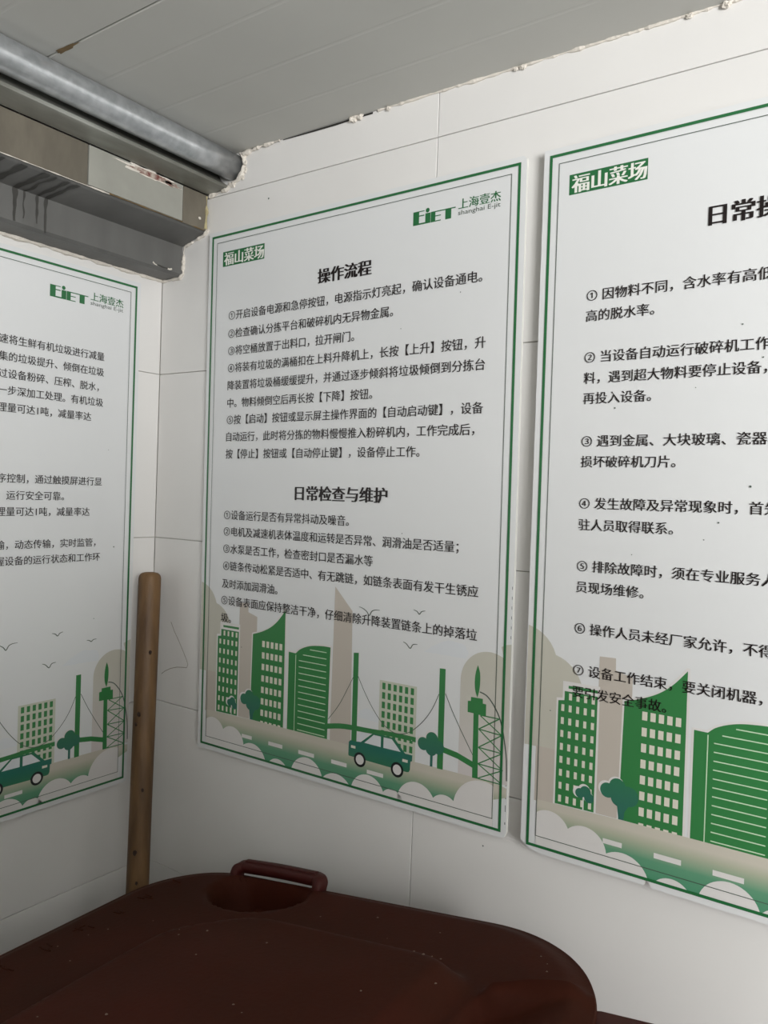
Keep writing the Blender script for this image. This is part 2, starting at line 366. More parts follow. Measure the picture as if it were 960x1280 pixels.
# ================================================================= POSTERS
TXT = []
def text_line(body, u0, u1, vc, em, name, m, parent, weight=0.0, serif=0, level=.0011, fit=True, hfit=None):
    TXT.append(dict(body=body, u0=u0, u1=u1, vc=vc, em=em, name=name, m=m, parent=parent, weight=weight, serif=serif, level=level, hfit=hfit))
def flush_text():
    objs = []
    for t in TXT:
        cu = bpy.data.curves.new('t', 'FONT'); cu.body = t['body']; cu.size = 1.0; cu.resolution_u = 2; cu.offset = t['weight']
        o = bpy.data.objects.new('t', cu); COL.objects.link(o); objs.append(o)
    cu = bpy.data.curves.new('t', 'FONT'); cu.body = '国'; o1 = bpy.data.objects.new('t', cu); COL.objects.link(o1)
    cu = bpy.data.curves.new('t', 'FONT'); cu.body = '国国'; o2 = bpy.data.objects.new('t', cu); COL.objects.link(o2)
    bpy.context.view_layer.update(); dg = bpy.context.evaluated_depsgraph_get()
    def msh(o): return bpy.data.meshes.new_from_object(o.evaluated_get(dg))
    m1, m2 = msh(o1), msh(o2)
    bb = lambda me, i: (min(q.co[i] for q in me.vertices), max(q.co[i] for q in me.vertices))
    adv = bb(m2, 0)[1]-bb(m1, 0)[1]; yc = sum(bb(m1, 1))/2
    for t, o in zip(TXT, objs):
        me = msh(o)
        if not len(me.vertices): continue
        x0, x1 = bb(me, 0); sx = (t['u1']-t['u0'])/(x1-x0)
        sy = t['em']/adv; cy_ = yc
        if t['hfit']:
            a, b = bb(me, 1); sy = t['hfit']/(b-a); cy_ = (a+b)/2
        vv = [(t['u0']+(q.co.x-x0)*sx, H*1000-t['vc']+(q.co.y-cy_)*sy) for q in me.vertices]
        ff = [tuple(p.vertices) for p in me.polygons]
        V = [(x/1000, y/1000, t['level']) for x, y in vv]; F = list(ff); n = len(V)
        for k in range(1, t['serif']+1):
            d = (.018 if t['serif'] < 3 else .026)*t['em']*k
            V += [((x+d)/1000, y/1000, t['level']+.00001*k) for x, y in vv]
            F += [tuple(i+n*k for i in q) for q in ff]
        link_mesh(t['name'], V, F, t['m'], t['parent'])
    for o in objs+[o1, o2]: bpy.data.objects.remove(o)

def P2(name, pts, m, parent, lv, smooth=False):
    """flat printed polygon, pts in board millimetres (u right, v down)"""
    V = [(u/1000, H-v/1000, lv*.0001) for u, v in pts]
    return link_mesh(name, V, [tuple(range(len(V)))[::-1]], m, parent)
def multi(name, polys, m, parent, lv):
    V, F = [], []
    for k, p in enumerate(polys):
        zz = lv*.0001+(k % 6)*.000004 if len(polys) < 14 else lv*.0001
        o = len(V); V += [(u/1000, H-v/1000, zz) for u, v in p]; F.append(tuple(range(o, o+len(p)))[::-1])
    return link_mesh(name, V, F, m, parent)
def rct(u0, v0, u1, v1): return [(u0, v0), (u1, v0), (u1, v1), (u0, v1)]
def disc(cu, cv, r, n=28, lo=(0, 0), hi=(598, 885), ry=None):
    ry = ry or r
    return [(min(max(cu+r*math.cos(2*math.pi*i/n), lo[0]), hi[0]), min(max(cv+ry*math.sin(2*math.pi*i/n), lo[1]), hi[1])) for i in range(n)]
def stroke(pts, wd):
    L_, R_ = [], []; n = len(pts)
    for i, (u, v) in enumerate(pts):
        a, b = pts[max(i-1, 0)], pts[min(i+1, n-1)]; t = Vector((b[0]-a[0], b[1]-a[1])).normalized()
        ww = wd[i] if isinstance(wd, (list, tuple)) else wd
        L_.append((u-t.y*ww/2, v+t.x*ww/2)); R_.append((u+t.y*ww/2, v-t.x*ww/2))
    return [[L_[i], L_[i+1], R_[i+1], R_[i]] for i in range(n-1)]
def smoothc(pts, k=5):
    out = []
    for i in range(len(pts)-1):
        p0, p1, p2, p3 = pts[max(i-1, 0)], pts[i], pts[i+1], pts[min(i+2, len(pts)-1)]
        for j in range(k):
            t = j/k
            out.append(tuple(.5*((2*p1[q])+(-p0[q]+p2[q])*t+(2*p0[q]-5*p1[q]+4*p2[q]-p3[q])*t*t+(-p0[q]+3*p1[q]-3*p2[q]+p3[q])*t**3) for q in (0, 1)))
    out.append(pts[-1]); return out

def board_frame(which):
    if which == 'left': o, e1, up = Vector((.008, -.05349-W, .27976)), Vector((0, 1, 0)), Vector((0, 0, 1))
    else:
        x, z, t, th, a, b = (.13225, .36053, .009, .008, .00535, -.00092) if which == 'middle' else (.75564, .36378, .00707, .01577, .00866, .00395)
        c, s = math.cos(t), math.sin(t)
        o = Vector((x, -th+b*.45, z)); e1 = Vector((c, -a, s)); up = -Vector((s, -b, -c))
    e1.normalize(); nrm = e1.cross(up).normalized(); up = nrm.cross(e1)
    o = o - up*H; o = W3(*o)
    return Matrix(((e1.x, up.x, nrm.x, o.x), (e1.y, up.y, nrm.y, o.y), (e1.z, up.z, nrm.z, o.z), (0, 0, 0, 1)))

def make_poster(which, label):
    t = empty('poster_board', mat4=board_frame(which)); tag(t, label, 'poster', 'green and white printed boards')
    # foam board with worn outline (mm)
    out = []
    def edge(a, b, amp, n=40):
        for i in range(n):
            k = i/n; p = (a[0]+(b[0]-a[0])*k, a[1]+(b[1]-a[1])*k); d = amp*noise.noise(Vector((p[0]*.05, p[1]*.05, hash(which) % 7 if False else len(which))))
            nx, ny = (b[1]-a[1]), -(b[0]-a[0]); l_ = math.hypot(nx, ny); out.append((p[0]+nx/l_*d, p[1]+ny/l_*d))
    if which == 'right':
        c = [(0, 0), (598, 0), (598, 893), (168, 892.5), (164, 886.5), (160, 884.8), (158.5, 891.5), (30, 892.5), (12, 889), (0, 881)]
    elif which == 'middle':
        c = [(0, 0), (593, 0), (598, 4), (598, 884), (595, 891), (588, 893), (0, 893)]
    else:
        c = [(0, 0), (598, 0), (598, 887), (592, 893), (0, 893)]
    for a, b in zip(c, c[1:]+c[:1]):
        if math.hypot(a[0]-b[0], a[1]-b[1]) > 100: edge(a, b, .5)
        else: out.append(a)
    n = len(out); V = [(u/1000, H-v/1000, 0) for u, v in out]+[(u/1000, H-v/1000, -.005) for u, v in out]
    F = [tuple(range(n))[::-1], tuple(range(n, 2*n))]+[(i, (i+1) % n, n+(i+1) % n, n+i) for i in range(n)]
    link_mesh('board', V, F, None, t, mats=[M_board, M_foam], midx=[0]+[1]*(n+1))
    # pads that hold it off the tiles
    Mx = t.matrix_world
    for pu, pv in ((.04, .05), (.55, .05), (.04, .84), (.55, .84), (.30, .45)):
        p = Mx @ Vector((pu, pv, -.005)); gap = (abs(p.x) if which == 'left' else abs(p.y))
        if gap > .0008: box('mounting_pad', (pu-.012, pv-.012, -.0049-gap+.0003), (pu+.012, pv+.012, -.0049), M_rubber, t)
    def frame_line(name, u0, v0, u1, v1, wd, m, lv):
        multi(name, [rct(u0, v0, u1, v0+wd), rct(u0, v1-wd, u1, v1), rct(u0, v0+wd, u0+wd, v1-wd), rct(u1-wd, v0+wd, u1, v1-wd)], m, t, lv)
    frame_line('green_border', 8.2, 7.8, 590.3, 885, 3.6, M_dgreen, 9)
    frame_line('inner_border', 20.6, 20, 577.6, 870.8, .9, M_linegr, 9)
    # ---- header
    pq = P2('market_plaque', rct(35, 37.5, 132.3, 62.6), M_dgreen, t, 3)
    text_line('福山菜场', 38, 130, 50.2, 22.6, 'lettering', M_white, pq, 0.0, 3, .0005, hfit=21.5)
    lg = multi('company_logo', [rct(423.6, 42, 433.5, 61.2), rct(433.5, 42, 442.4, 43.3), rct(433.5, 48, 442.2, 49.6), rct(433.5, 59, 444, 61.2),
                                rct(443.9, 46.9, 452.5, 61.2), disc(447.6, 43, 3.2), rct(453.1, 46.8, 460.5, 61.2), rct(460.5, 52.8, 469.6, 54.2), rct(460.5, 59.8, 469.6, 61.2),
                                rct(453.1, 46.6, 493, 48.1), rct(476.8, 48.1, 486.2, 61.2)], M_dgreen, t, 3)
    text_line('上海壹杰', 497.4, 561.6, 44.7, 15.8, 'lettering', M_dgreen, lg, 0.0, 2, .0005, hfit=14)
    text_line('shanghai E-jit', 497.4, 561.8, 57.2, 9, 'lettering', M_linegr, lg, .0, 0, .0005, hfit=8.2)
    if which == 'left':
        for p in list(t.children):
            pass
    # ---- city print
    P2('printed_hill', disc(-8, 653, 50, 40, lo=(1, 0), hi=(598, 757))+[], M_blob, t, 1)
    P2('printed_hill', [(1, 757), (1, 690)]+[(max(1, u), v) for u, v in [(28+49*math.cos(a), 685+49*math.sin(a)) for a in [math.pi+math.pi*i/24 for i in range(25)]]]+[(77, 757)], M_blob, t, 1.4)
    P2('printed_hill', rct(17, 756, 48, 826), M_greige, t, 1.7)
    rb = P2('printed_hill', [(523, 822), (523, 690)]+[(566+43*math.cos(a), 693+43*math.sin(a)) for a in [math.pi+math.pi*i/30 for i in range(21)]]+[(583, 641), (590, 637.5), (597.5, 636), (597.5, 822)], M_fade, t, 1.4)
    P2('printed_backdrop_tower', [(96, 631), (116, 630.5), (116.4, 645), (137, 650.8), (137, 822), (96, 822)], M_greige, t, 2)
    P2('printed_backdrop_tower', [(299.8, 586), (334, 620), (337.2, 822), (296.5, 822)], M_greige, t, 2)
    P2('printed_sky_cloud', smoothc([(463, 663.5), (476, 654), (486, 649), (496, 644.3), (506, 642.5), (516, 644), (526, 645), (531, 650), (534, 657), (530, 664)], 4), M_skycl, t, 1)
    P2('printed_sky_cloud', smoothc([(345, 777), (355, 766), (366, 761), (378, 764), (388, 772), (392, 779)], 4), M_skycl, t, 1)
    for b_ in ([(346.5, 612), (354, 614), (361, 618), (365.5, 623), (370, 616.5), (376, 614), (384.5, 613.5)], [(443.2, 606.3), (449, 608), (453.2, 611.6), (457, 607.6), (463, 606)],
               [(427, 654), (433, 656.5), (439.3, 662), (444, 656), (451.6, 654.8)], [(508, 626), (513, 627), (516.8, 629.2), (521, 626.4), (527, 626)]):
        if which != 'left' and b_[0][0] == 508: continue
        nn = smoothc(b_, 4); multi('printed_bird', stroke(nn, [1.1*math.sin(math.pi*min(1, (i+1)/(len(nn)+1)))+.5 for i in range(len(nn))]), M_bird, t, 3)
    # pale block with green windows
    pb = P2('printed_pale_block', rct(388, 715, 452.8, 823), M_palewin, t, 2.4)
    multi('printed_window', [rct(392.8+9.95*c, 718.2+13.9*r, 398.3+9.95*c, 727.8+13.9*r) for c in range(6) for r in range(7)], M_green, pb, 2.7)
    # bridge
    br = multi('printed_bridge', [smoothc([(291, 797.8), (315, 793), (338, 791), (376, 789.7), (414, 787.3), (453.3, 786.8)], 3)+smoothc([(453.4, 794), (414, 794), (376, 796.9), (338, 798.8), (315, 801), (291, 806)], 3),
                                  [(457, 787), (498, 790.7), (521.4, 794), (546, 801.4), (546.2, 810), (521.5, 802.4), (498, 798.8), (457, 794.5)],
                                  [(338.8, 682), (348.2, 681), (348.2, 817), (338.6, 817)], [(489.6, 683), (499, 682.7), (499, 822.8), (489.7, 823)]], M_green, t, 3.2)
    cab = []
    for c in ([(338.9, 719), (327.7, 740), (312.5, 766), (293, 790.5)], [(348, 716), (361, 737.6), (377, 759.6), (394.7, 777.8), (411.7, 786.5), (424, 788)],
              [(489.5, 719), (479.4, 741), (466.2, 760), (449.2, 776.6), (435.3, 785), (422, 788)], [(499.8, 716.5), (511.3, 738.4), (527, 764.4), (545.7, 793)]):
        cab += stroke(smoothc(c, 4), 1.0)
    multi('printed_cable', cab, M_linegr, br, 3.4)
    # road
    P2('printed_road', [(21, 824), (150, 822), (300, 822), (450, 822), (578, 822), (597, 826), (597, 838), (578, 845), (578, 883), (21, 883)], M_road, t, 2.9)
    for d in ((108, 849.6, 131.3, 855.6), (169, 850, 199.8, 856.2), (234, 850.4, 266.5, 856.6), (301, 851, 331, 857), (369, 851.6, 398.6, 857.4)):
        P2('printed_lane_mark', rct(*d), M_cloud, t, 3.1)
    # towers
    P2('printed_halo', [(42.6, 824), (42.6, 690), (50.4, 689), (50.4, 668), (98, 668), (98, 822)], M_cloud, t, 2.5)
    t1 = P2('printed_tower', [(45, 823), (45, 693.2), (52.9, 692), (53, 680.3), (95.3, 680.5), (95.3, 822)], M_green, t, 3)
    P2('printed_roof_bar', rct(57.8, 673, 95.3, 676.6), M_green, t, 3)
    multi('printed_window', [rct(58.8+9.75*c, 682.4, 62.8+9.75*c, 690.8) for c in range(4)]+[rct(49.2+9.72*c, 697.2+16.25*r, 53.1+9.72*c, 705.7+16.25*r) for c in range(5) for r in range(8)], M_cream, t1, 3.3)
    P2('printed_halo', [(124, 822), (126, 678)]+smoothc([(126, 678), (146, 672), (166, 662.4), (183, 648), (198, 630)], 4)+[(202, 630), (203, 822)], M_cloud, t, 2.5)
    t2 = P2('printed_tower', [(125.6, 822), (128.2, 679.8)]+smoothc([(128.2, 679.8), (146.8, 674), (166.8, 664.6), (183.3, 651.8), (199.4, 633.2)], 5)[1:]+[(200, 822)], M_green, t, 3)
    multi('printed_window', [rct(149.7+9.6*c, 688.2+18.85*r, 155.7+9.6*c, 698.4+18.85*r) for c in range(5) for r in range(7)]+[rct(149.9+9.6*c, 819.8, 155.7+9.6*c, 822.1) for c in range(5)], M_cream, t2, 3.3)
    P2('printed_halo', [(205.8, 822), (205.8, 696), (222, 696)]+smoothc([(222, 696), (231, 689), (244, 683.2), (259, 679.4), (280, 677.4), (296.5, 677.4)], 4)+[(297, 822)], M_cloud, t, 2.5)
    t3 = P2('printed_tower', [(208.4, 822), (208.4, 698.3), (223.2, 698.8)]+smoothc([(223.2, 698.8), (231, 692), (244, 686), (259, 682.2), (280, 680.2), (293.8, 680.2)], 5)[1:]+[(291.5, 822)], M_green, t, 3)
    multi('printed_stripe', [rct(223, 701, 224.2, 822)]+[rct(u, 688.6+9.98*i, 286.2, 689.9+9.98*i) for i, u in enumerate([252.5, 238.5]+[230.3]*12)], mat('print_pale_stripe', (196, 222, 190), .32), t3, 3.3)
    # trees
    multi('printed_halo', [disc(75, 801.3, 6.8), disc(82.5, 797.8, 7.6), disc(88, 805, 6.5), rct(81, 803, 82.6, 822)], M_cloud, t, 3.6)
    multi('printed_tree', [disc(77.3, 802.4, 6), disc(84.2, 799.4, 7), disc(89, 806, 6.2)], M_teal, t, 3.8)
    multi('printed_halo', [disc(109.6, 788.6, 9.4), disc(122, 781.8, 9.9)], M_cloud, t, 3.6)
    multi('printed_tree', [disc(111.5, 790.5, 9), disc(123.5, 783.6, 10), disc(137, 792.5, 12), disc(126, 797, 10), [(123, 800), (140, 800), (133, 812), (132, 822), (126, 822)]], M_teal, t, 3.8)
    multi('printed_halo', [disc(464.6, 791.5, 9.9), disc(479.4, 782, 10.6)], M_cloud, t, 3.6)
    multi('printed_tree', [disc(466, 793, 9.2), disc(480.4, 784, 10), disc(490.5, 793.5, 9.8), disc(479.5, 798, 9.4), rct(478, 800, 482.2, 822.5)], M_teal, t, 3.8)
    # tower with lattice
    tw = multi('printed_mast', [smoothc([(549.2, 669.8), (552.6, 680), (553.2, 692), (552.2, 704), (549.6, 713.8)], 4)+smoothc([(549.6, 713.8), (546, 704), (545, 692), (546.2, 680), (549.2, 669.8)], 4)[1:-1],
                                [(540, 714.3), (558, 714), (558.2, 720.2), (563.2, 720.5), (563.4, 735.8), (552.2, 736.4), (553.6, 822.8), (545.2, 823), (544.6, 735.8), (535.4, 735.6), (535.3, 720.4), (540, 719.8)]], M_green, t, 3.5)
    zz = []
    for s in ([(555, 736.5), (583.5, 736.5), (553, 755.5), (587.5, 757.6), (553.4, 780.2), (589, 781.4), (553.4, 802.3), (590.5, 803.4), (553.2, 822), (589.6, 822.4)], [(555, 737), (587.5, 757.6)], [(553, 755.5), (589, 781.4)], [(553.4, 780.2), (590, 803.4)], [(553.4, 802.3), (589.6, 822)]):
        for a, b in zip(s[:-1], s[1:]): zz += stroke([a, b], 1.5)
    multi('printed_lattice', zz, M_green, tw, 3.7)
    multi('printed_arc', stroke(smoothc([(553, 705.4), (563.4, 708.7), (573, 718), (582.6, 732.8), (588.6, 750), (592.2, 767.5), (595.2, 787), (596.4, 816)], 4), 1.7), M_linegr, tw, 3.9)
    # car
    multi('printed_halo', [rct(446, 792, 447, 793)], M_cloud, t, 4.0)
    car = multi('printed_car', [[(334, 817), (337, 814.2), (348, 814), (356.7, 813), (378.8, 795.4), (416.4, 795), (436, 813.6), (448.6, 813.6), (448.2, 822), (445.6, 823), (445, 835), (443, 838.6), (440, 839.5), (334.4, 838), (333.6, 836)]], M_car, t, 4.2)
    multi('car_window', [[(363, 812.8), (379.9, 797.8), (393, 797.8), (393, 813.2)], [(397.8, 813.2), (397.8, 797.8), (412.3, 797.6), (428.4, 812.8)], [(348.6, 812.6), (348.8, 799.8), (371.5, 797.2), (356, 811.6)]], M_skycl, car, 4.4)
    P2('car_lamp', rct(338.4, 821.2, 346.8, 825.2), M_cream, car, 4.4); P2('car_lamp', rct(431.6, 822, 440.8, 826), M_cream, car, 4.4)
    for cu_ in (355.5, 422.9):
        wh = P2('car_wheel', disc(cu_, 839.8, 11), M_tyre, car, 4.6); P2('wheel_hub', disc(cu_, 839.8, 7.4), M_cloud, car, 4.8)
    # clouds
    for cu_, cv, r_ in ((38, 863, 28.5), (84, 871, 29), (132, 894, 33), (190, 899, 24.5), (252, 892, 33), (311, 906, 35), (371, 890, 31), (415, 890, 20), (457, 883, 33), (503, 881, 24), (562, 869, 45)):
        P2('printed_cloud', disc(cu_, cv, r_, 48, lo=(21, 0), hi=(578, 883.4)), M_cloud, t, 5.2+.03*(cu_ % 7))
    return t

m_ = make_poster('middle', 'middle printed board with two headed lists, nearest the corner on the back wall')
r_ = make_poster('right', 'right-hand printed board with wide-spaced numbered rules, cut by the frame edge')
l_ = make_poster('left', 'printed board on the left wall below the grey beam')
def body(t, lines, em, wt=.003):
    for s, a, b, v in lines: text_line(s, a, b, v, em, 'lettering', M_black, t, 0.0, 1)
K = 17.2; dot = 6.0
body(m_, [('①开启设备电源和急停按钮，电源指示灯亮起，确认设备通电。', 53.2, 538, 147.6), ('②检查确认分拣平台和破碎机内无异物金属。', 53.4, 393.5, 178.4), ('③将空桶放置于出料口，拉开闸门。', 54.2, 323.5, 207.6),
          ('④将装有垃圾的满桶扣在上料升降机上，长按【上升】按钮，升', 54.4, 546, 236.6), ('降装置将垃圾桶缓缓提升，并通过逐步倾斜将垃圾倾倒到分拣台', 54.6, 546, 266.2), ('中。物料倾倒空后再长按【下降】按钮。', 54.8, 360, 295.8),
          ('⑤按【启动】按钮或显示屏主操作界面的【自动启动键】，设备', 54.8, 545.2, 324.2), ('自动运行，此时将分拣的物料慢慢推入粉碎机内，工作完成后，', 54.2, 533, 353), ('按【停止】按钮或【自动停止键】，设备停止工作。', 53.8, 446, 382),
          ('①设备运行是否有异常抖动及噪音。', 53.7, 323, 485.2), ('②电机及减速机表体温度和运转是否异常、润滑油是否适量；', 53.9, 514, 513.2), ('③水泵是否工作，检查密封口是否漏水等', 54, 369.4, 542.6),
          ('④链条传动松紧是否适中、有无跳链，如链条表面有发干生锈应', 54.2, 546.4, 571.6), ('及时添加润滑油。', 52.8, 181, 602.2), ('⑤设备表面应保持整洁干净，仔细清除升降装置链条上的掉落垃', 52, 546.3, 630.4), ('圾。', 52, 76.5, 660.4)], K)
text_line('操作流程', 248.5, 351, 108.4, 25.6, 'heading', M_black, m_, 0.0, 3, hfit=22.5)
text_line('日常检查与维护', 213, 391, 445, 25.6, 'heading', M_black, m_, 0.0, 3, hfit=23)
K = 15.4
def rl(s, v, u0=63.3, n=None):
    cells = sum(.55 if c in '1 ' else 1.0 for c in s); text_u1 = u0 + cells*K - .5
    if s[-1] in '，。': text_u1 = u0+(cells-1)*K+dot-.2
    elif s[-1] == '、': text_u1 = u0+(cells-1)*K+dot
    return (s, u0, text_u1, v)
body(r_, [rl('① 因物料不同，含水率有高低', 191.3), rl('高的脱水率。', 216.4), rl('② 当设备自动运行破碎机工作', 267), rl('料，遇到超大物料要停止设备，', 292.6), rl('再投入设备。', 317.4),
          rl('③ 遇到金属、大块玻璃、瓷器、', 369.8), rl('损坏破碎机刀片。', 395), rl('④ 发生故障及异常现象时，首先', 446), rl('驻人员取得联系。', 472.4), rl('⑤ 排除故障时，须在专业服务人', 523.2),
          rl('员现场维修。', 549.2), rl('⑥ 操作人员未经厂家允许，不得', 600), rl('⑦ 设备工作结束，要关闭机器，', 651.6), rl('要引发安全事故。', 678.6)], K)
text_line('日常操作', 202.8, 303.5, 118.6, 25.6, 'heading', M_black, r_, 0.0, 3, hfit=23.4)
body(l_, [rl(s, v, u) for s, v, u in [('速将生鲜有机垃圾进行减量', 142.6, 342), ('集的垃圾提升、倾倒在垃圾', 169, 342), ('过设备粉碎、压榨、脱水，', 195.2, 342), ('一步深加工处理。有机垃圾', 220.6, 342), ('理量可达1吨，减量率达', 246.8, 342),
                                       ('序控制，通过触摸屏进行显', 355.4, 344), ('运行安全可靠。', 381.6, 359.4), ('理量可达1吨，减量率达', 407, 344), ('输，动态传输，实时监管，', 459, 344), ('握设备的运行状态和工作环', 484.2, 344)]], K)
flush_text()
# small dark specks of dirt on the right board and middle board
for t, sp_ in ((r_, [(243, 244, .9), (103.5, 330.3, 1.0), (196, 311, .6), (265, 282, .9), (257.3, 422.2, 1.3), (225.9, 463, 1.0), (211, 483, .7), (130.4, 505, .6), (35, 708, .8)]),
               (m_, [(505, 165, .8), (408, 205, .7), (236, 540, 1.0), (420, 499, .8), (103, 705, .9)]), (l_, [(556, 468, 1.2), (540, 300, .6), (520, 590, .8)])):
    multi('dirt_speck', [disc(a, b, c, 8) for a, b, c in sp_], M_bird, t, 9.5)
# scuffed grey dashes along the lower right board edge of the middle board
multi('edge_scuff', [stroke([(595.6, 800+i*17+random.uniform(-3, 3)), (595.8, 806+i*17)], random.uniform(.5, 1.3))[0] for i in range(5)]+[stroke([(596.3, 560+i*13), (596.4, 564+i*13)], .7)[0] for i in range(10)], M_bird, m_, 1)

# ================================================================= WOODEN POLE
A, B = W3(.034, -.036, -.246), W3(.243, -.222, FLOOR)
dirv = (A-B).normalized(); pole = empty('wooden_pole', B); tag(pole, 'worn brown wooden pole leaning in the corner behind the maroon bin', 'pole')
n = 60; pp, rr = [], []
for i in range(n+1):
    t = i/n; q = (A-B)*t
    pp.append(q); rr.append(.0192+.0006*math.sin(t*7)+.0005*noise.noise(Vector((t*9, 0, 0))))
for k, s in enumerate((.55, .8, .93, .985)):  # rounded top
    pass
top = []
for dz, rs in ((.003, .985), (.006, .94), (.0085, .85), (.0105, .70), (.0115, .5)):
    pp.append((A-B)+dirv*dz); rr.append(.0194*rs)
v_, f_ = sweep([tuple(q) for q in pp], .02, 28, rad=rr)
link_mesh('shaft', v_, f_, M_wood, pole, smooth=True)
side = (Vector(cam.location)-A).normalized()
side = (side - dirv*side.dot(dirv)).normalized(); lat = dirv.cross(side)
for (dist, a, s) in ((.13, .3, .0026), (.235, -.5, .003), (.252, -.75, .0022), (.36, .1, .002), (.46, -.35, .003), (.508, -.1, .002)):
    c = (A-B) - dirv*dist + (side*math.cos(a)+lat*math.sin(a))*.0188
    lump('knot', c, s, M_knot, pole, dist*9, (1, 1, 1.5), .4)

# ================================================================= WHEELED BIN
yaw = math.radians(2.2)
ox, oy = .249, -.120
b_ = .15; z00 = -.6-.15*.65
bu, bv = Vector((math.cos(yaw), math.sin(yaw), 0)), Vector((math.sin(yaw), -math.cos(yaw), 0))
def LP(u, v, h=0):       # point on the sloping lid plane, u back towards the hinge, v towards the viewer
    q = Vector((ox, oy, 0))+bu*u+bv*v
    return W3(q.x, q.y, z00+b_*q.x+h)
LU, LV = .690, .58
bin_ = empty('wheeled_bin', W3(.62, -.39, FLOOR)); tag(bin_, 'dark maroon plastic wheeled bin with domed closed lid below the posters', 'bin')
def binmesh(name, V, F, m, smooth=False, parent=None):
    off = bin_.location
    return link_mesh(name, [Vector(q)-off for q in V], F, m, parent or bin_, smooth)
def rrect(u0, v0, u1, v1, r, n=14):
    out = []
    rs = r if isinstance(r, (list, tuple)) else [r]*4     # corners: (u0,v0),(u1,v0),(u1,v1),(u0,v1)
    cs = [(u0+rs[0], v0+rs[0], math.pi, rs[0]), (u1-rs[1], v0+rs[1], 1.5*math.pi, rs[1]), (u1-rs[2], v1-rs[2], 0, rs[2]), (u0+rs[3], v1-rs[3], .5*math.pi, rs[3])]
    for cx_, cy_, a0, rr_ in cs:
        for i in range(n+1):
            a = a0+math.pi/2*i/n; out.append((cx_+rr_*math.cos(a), cy_+rr_*math.sin(a)))
    return out
def resample(poly, n):
    L_ = [0]; P = poly+[poly[0]]
    for a, b in zip(P[:-1], P[1:]): L_.append(L_[-1]+math.hypot(a[0]-b[0], a[1]-b[1]))
    out = []; j = 0
    for i in range(n):
        s = L_[-1]*i/n
        while L_[j+1] < s: j += 1
        t = (s-L_[j])/max(1e-9, L_[j+1]-L_[j]); out.append((P[j][0]+(P[j+1][0]-P[j][0])*t, P[j][1]+(P[j+1][1]-P[j][1])*t))
    return out
def ss(a, b, x):
    t = min(1, max(0, (x-a)/(b-a))); return t*t*(3-2*t)
def smin(vals, k=.012):
    m0 = min(vals); return m0 - k*math.log(sum(math.exp(-(q-m0)/k) for q in vals))
def hgt(u, v):
    d = smin([u-.180, .562-u, v-.132, .475-v, ((u-.180)+(v-.132)*1.15-.095)*.72], .010)
    h = .030*ss(-.004, .030, d)+.006*ss(.03, .16, d)
    # hinge side tray: lower panel behind a raised rib
    vr = .162-.050*ss(.56, .67, u)
    if u > .575:
        w_ = ss(.575, .590, u)
        h += w_*(.013*math.exp(-((v-vr)/.007)**2)*(1-.8*ss(.63, .685, u)) - .014*(1-ss(.60, .665, u))*ss(vr+.004, vr+.016, v)*(1-ss(.455, .47, v)))
    # hand hole scoop in front of the grip
    q = math.hypot((u-.192)/.076, (v-.050)/.058)
    h -= .048*(1-ss(.80, 1.02, q))*ss(.002, .016, v)
    # rounded outer shoulder
    return h
N = 240; rim = resample(rrect(0, 0, LU, LV, [.115, .17, .06, .10], 20), N)
cu0, cv0 = LU/2, LV/2
ringsT = [0]+[1-(1-k/70)**1.35 for k in range(1, 71)]
V, F = [LP(cu0, cv0, hgt(cu0, cv0))], []
rings = []
for t in ringsT[1:]:
    ring = []
    for (u, v) in rim:
        uu, vv = cu0+(u-cu0)*t, cv0+(v-cv0)*t
        dr = (1-t)*min(cu0, cv0)
        ring.append(len(V)); V.append(LP(uu, vv, hgt(uu, vv)-.007*(1-ss(0, .022, dr))))
    rings.append(ring)
for grow, dz in ((.0015, -.011), (.002, -.018), (.002, -.040), (-.002, -.041), (-.003, -.020)):
    ring = []
    for (u, v) in rim:
        d = Vector((u-cu0, v-cv0)).normalized(); ring.append(len(V)); V.append(LP(u+d.x*grow, v+d.y*grow, dz))
    rings.append(ring)
for i in range(N): F.append((0, rings[0][i], rings[0][(i+1) % N]))
for a, b in zip(rings[:-1], rings[1:]):
    for i in range(N): F.append((a[i], b[i], b[(i+1) % N], a[(i+1) % N]))
lid = binmesh('lid', V, F, M_bin, True)
# grip loop over the scoop, right at the lid edge
def grip(u0, u1, v, hh):
    path = [(u0, v+.010, -.006), (u0+.001, v+.006, hh*.55), (u0+.008, v+.001, hh*.93), (u0+.022, v, hh), ((u0+u1)/2, v, hh+.001), (u1-.022, v, hh), (u1-.007, v+.001, hh*.92), (u1, v+.006, hh*.5), (u1+.001, v+.010, -.006)]
    P = []
    for i in range(len(path)-1):
        p0, p1, p2, p3 = path[max(i-1, 0)], path[i], path[i+1], path[min(i+2, len(path)-1)]
        for j in range(6):
            t = j/6; P.append(tuple(.5*(2*p1[q]+(-p0[q]+p2[q])*t+(2*p0[q]-5*p1[q]+4*p2[q]-p3[q])*t*t+(-p0[q]+3*p1[q]-3*p2[q]+p3[q])*t**3) for q in range(3)))
    P.append(path[-1]); return [LP(*q) for q in P]
gp = grip(.112, .262, -.002, .006)
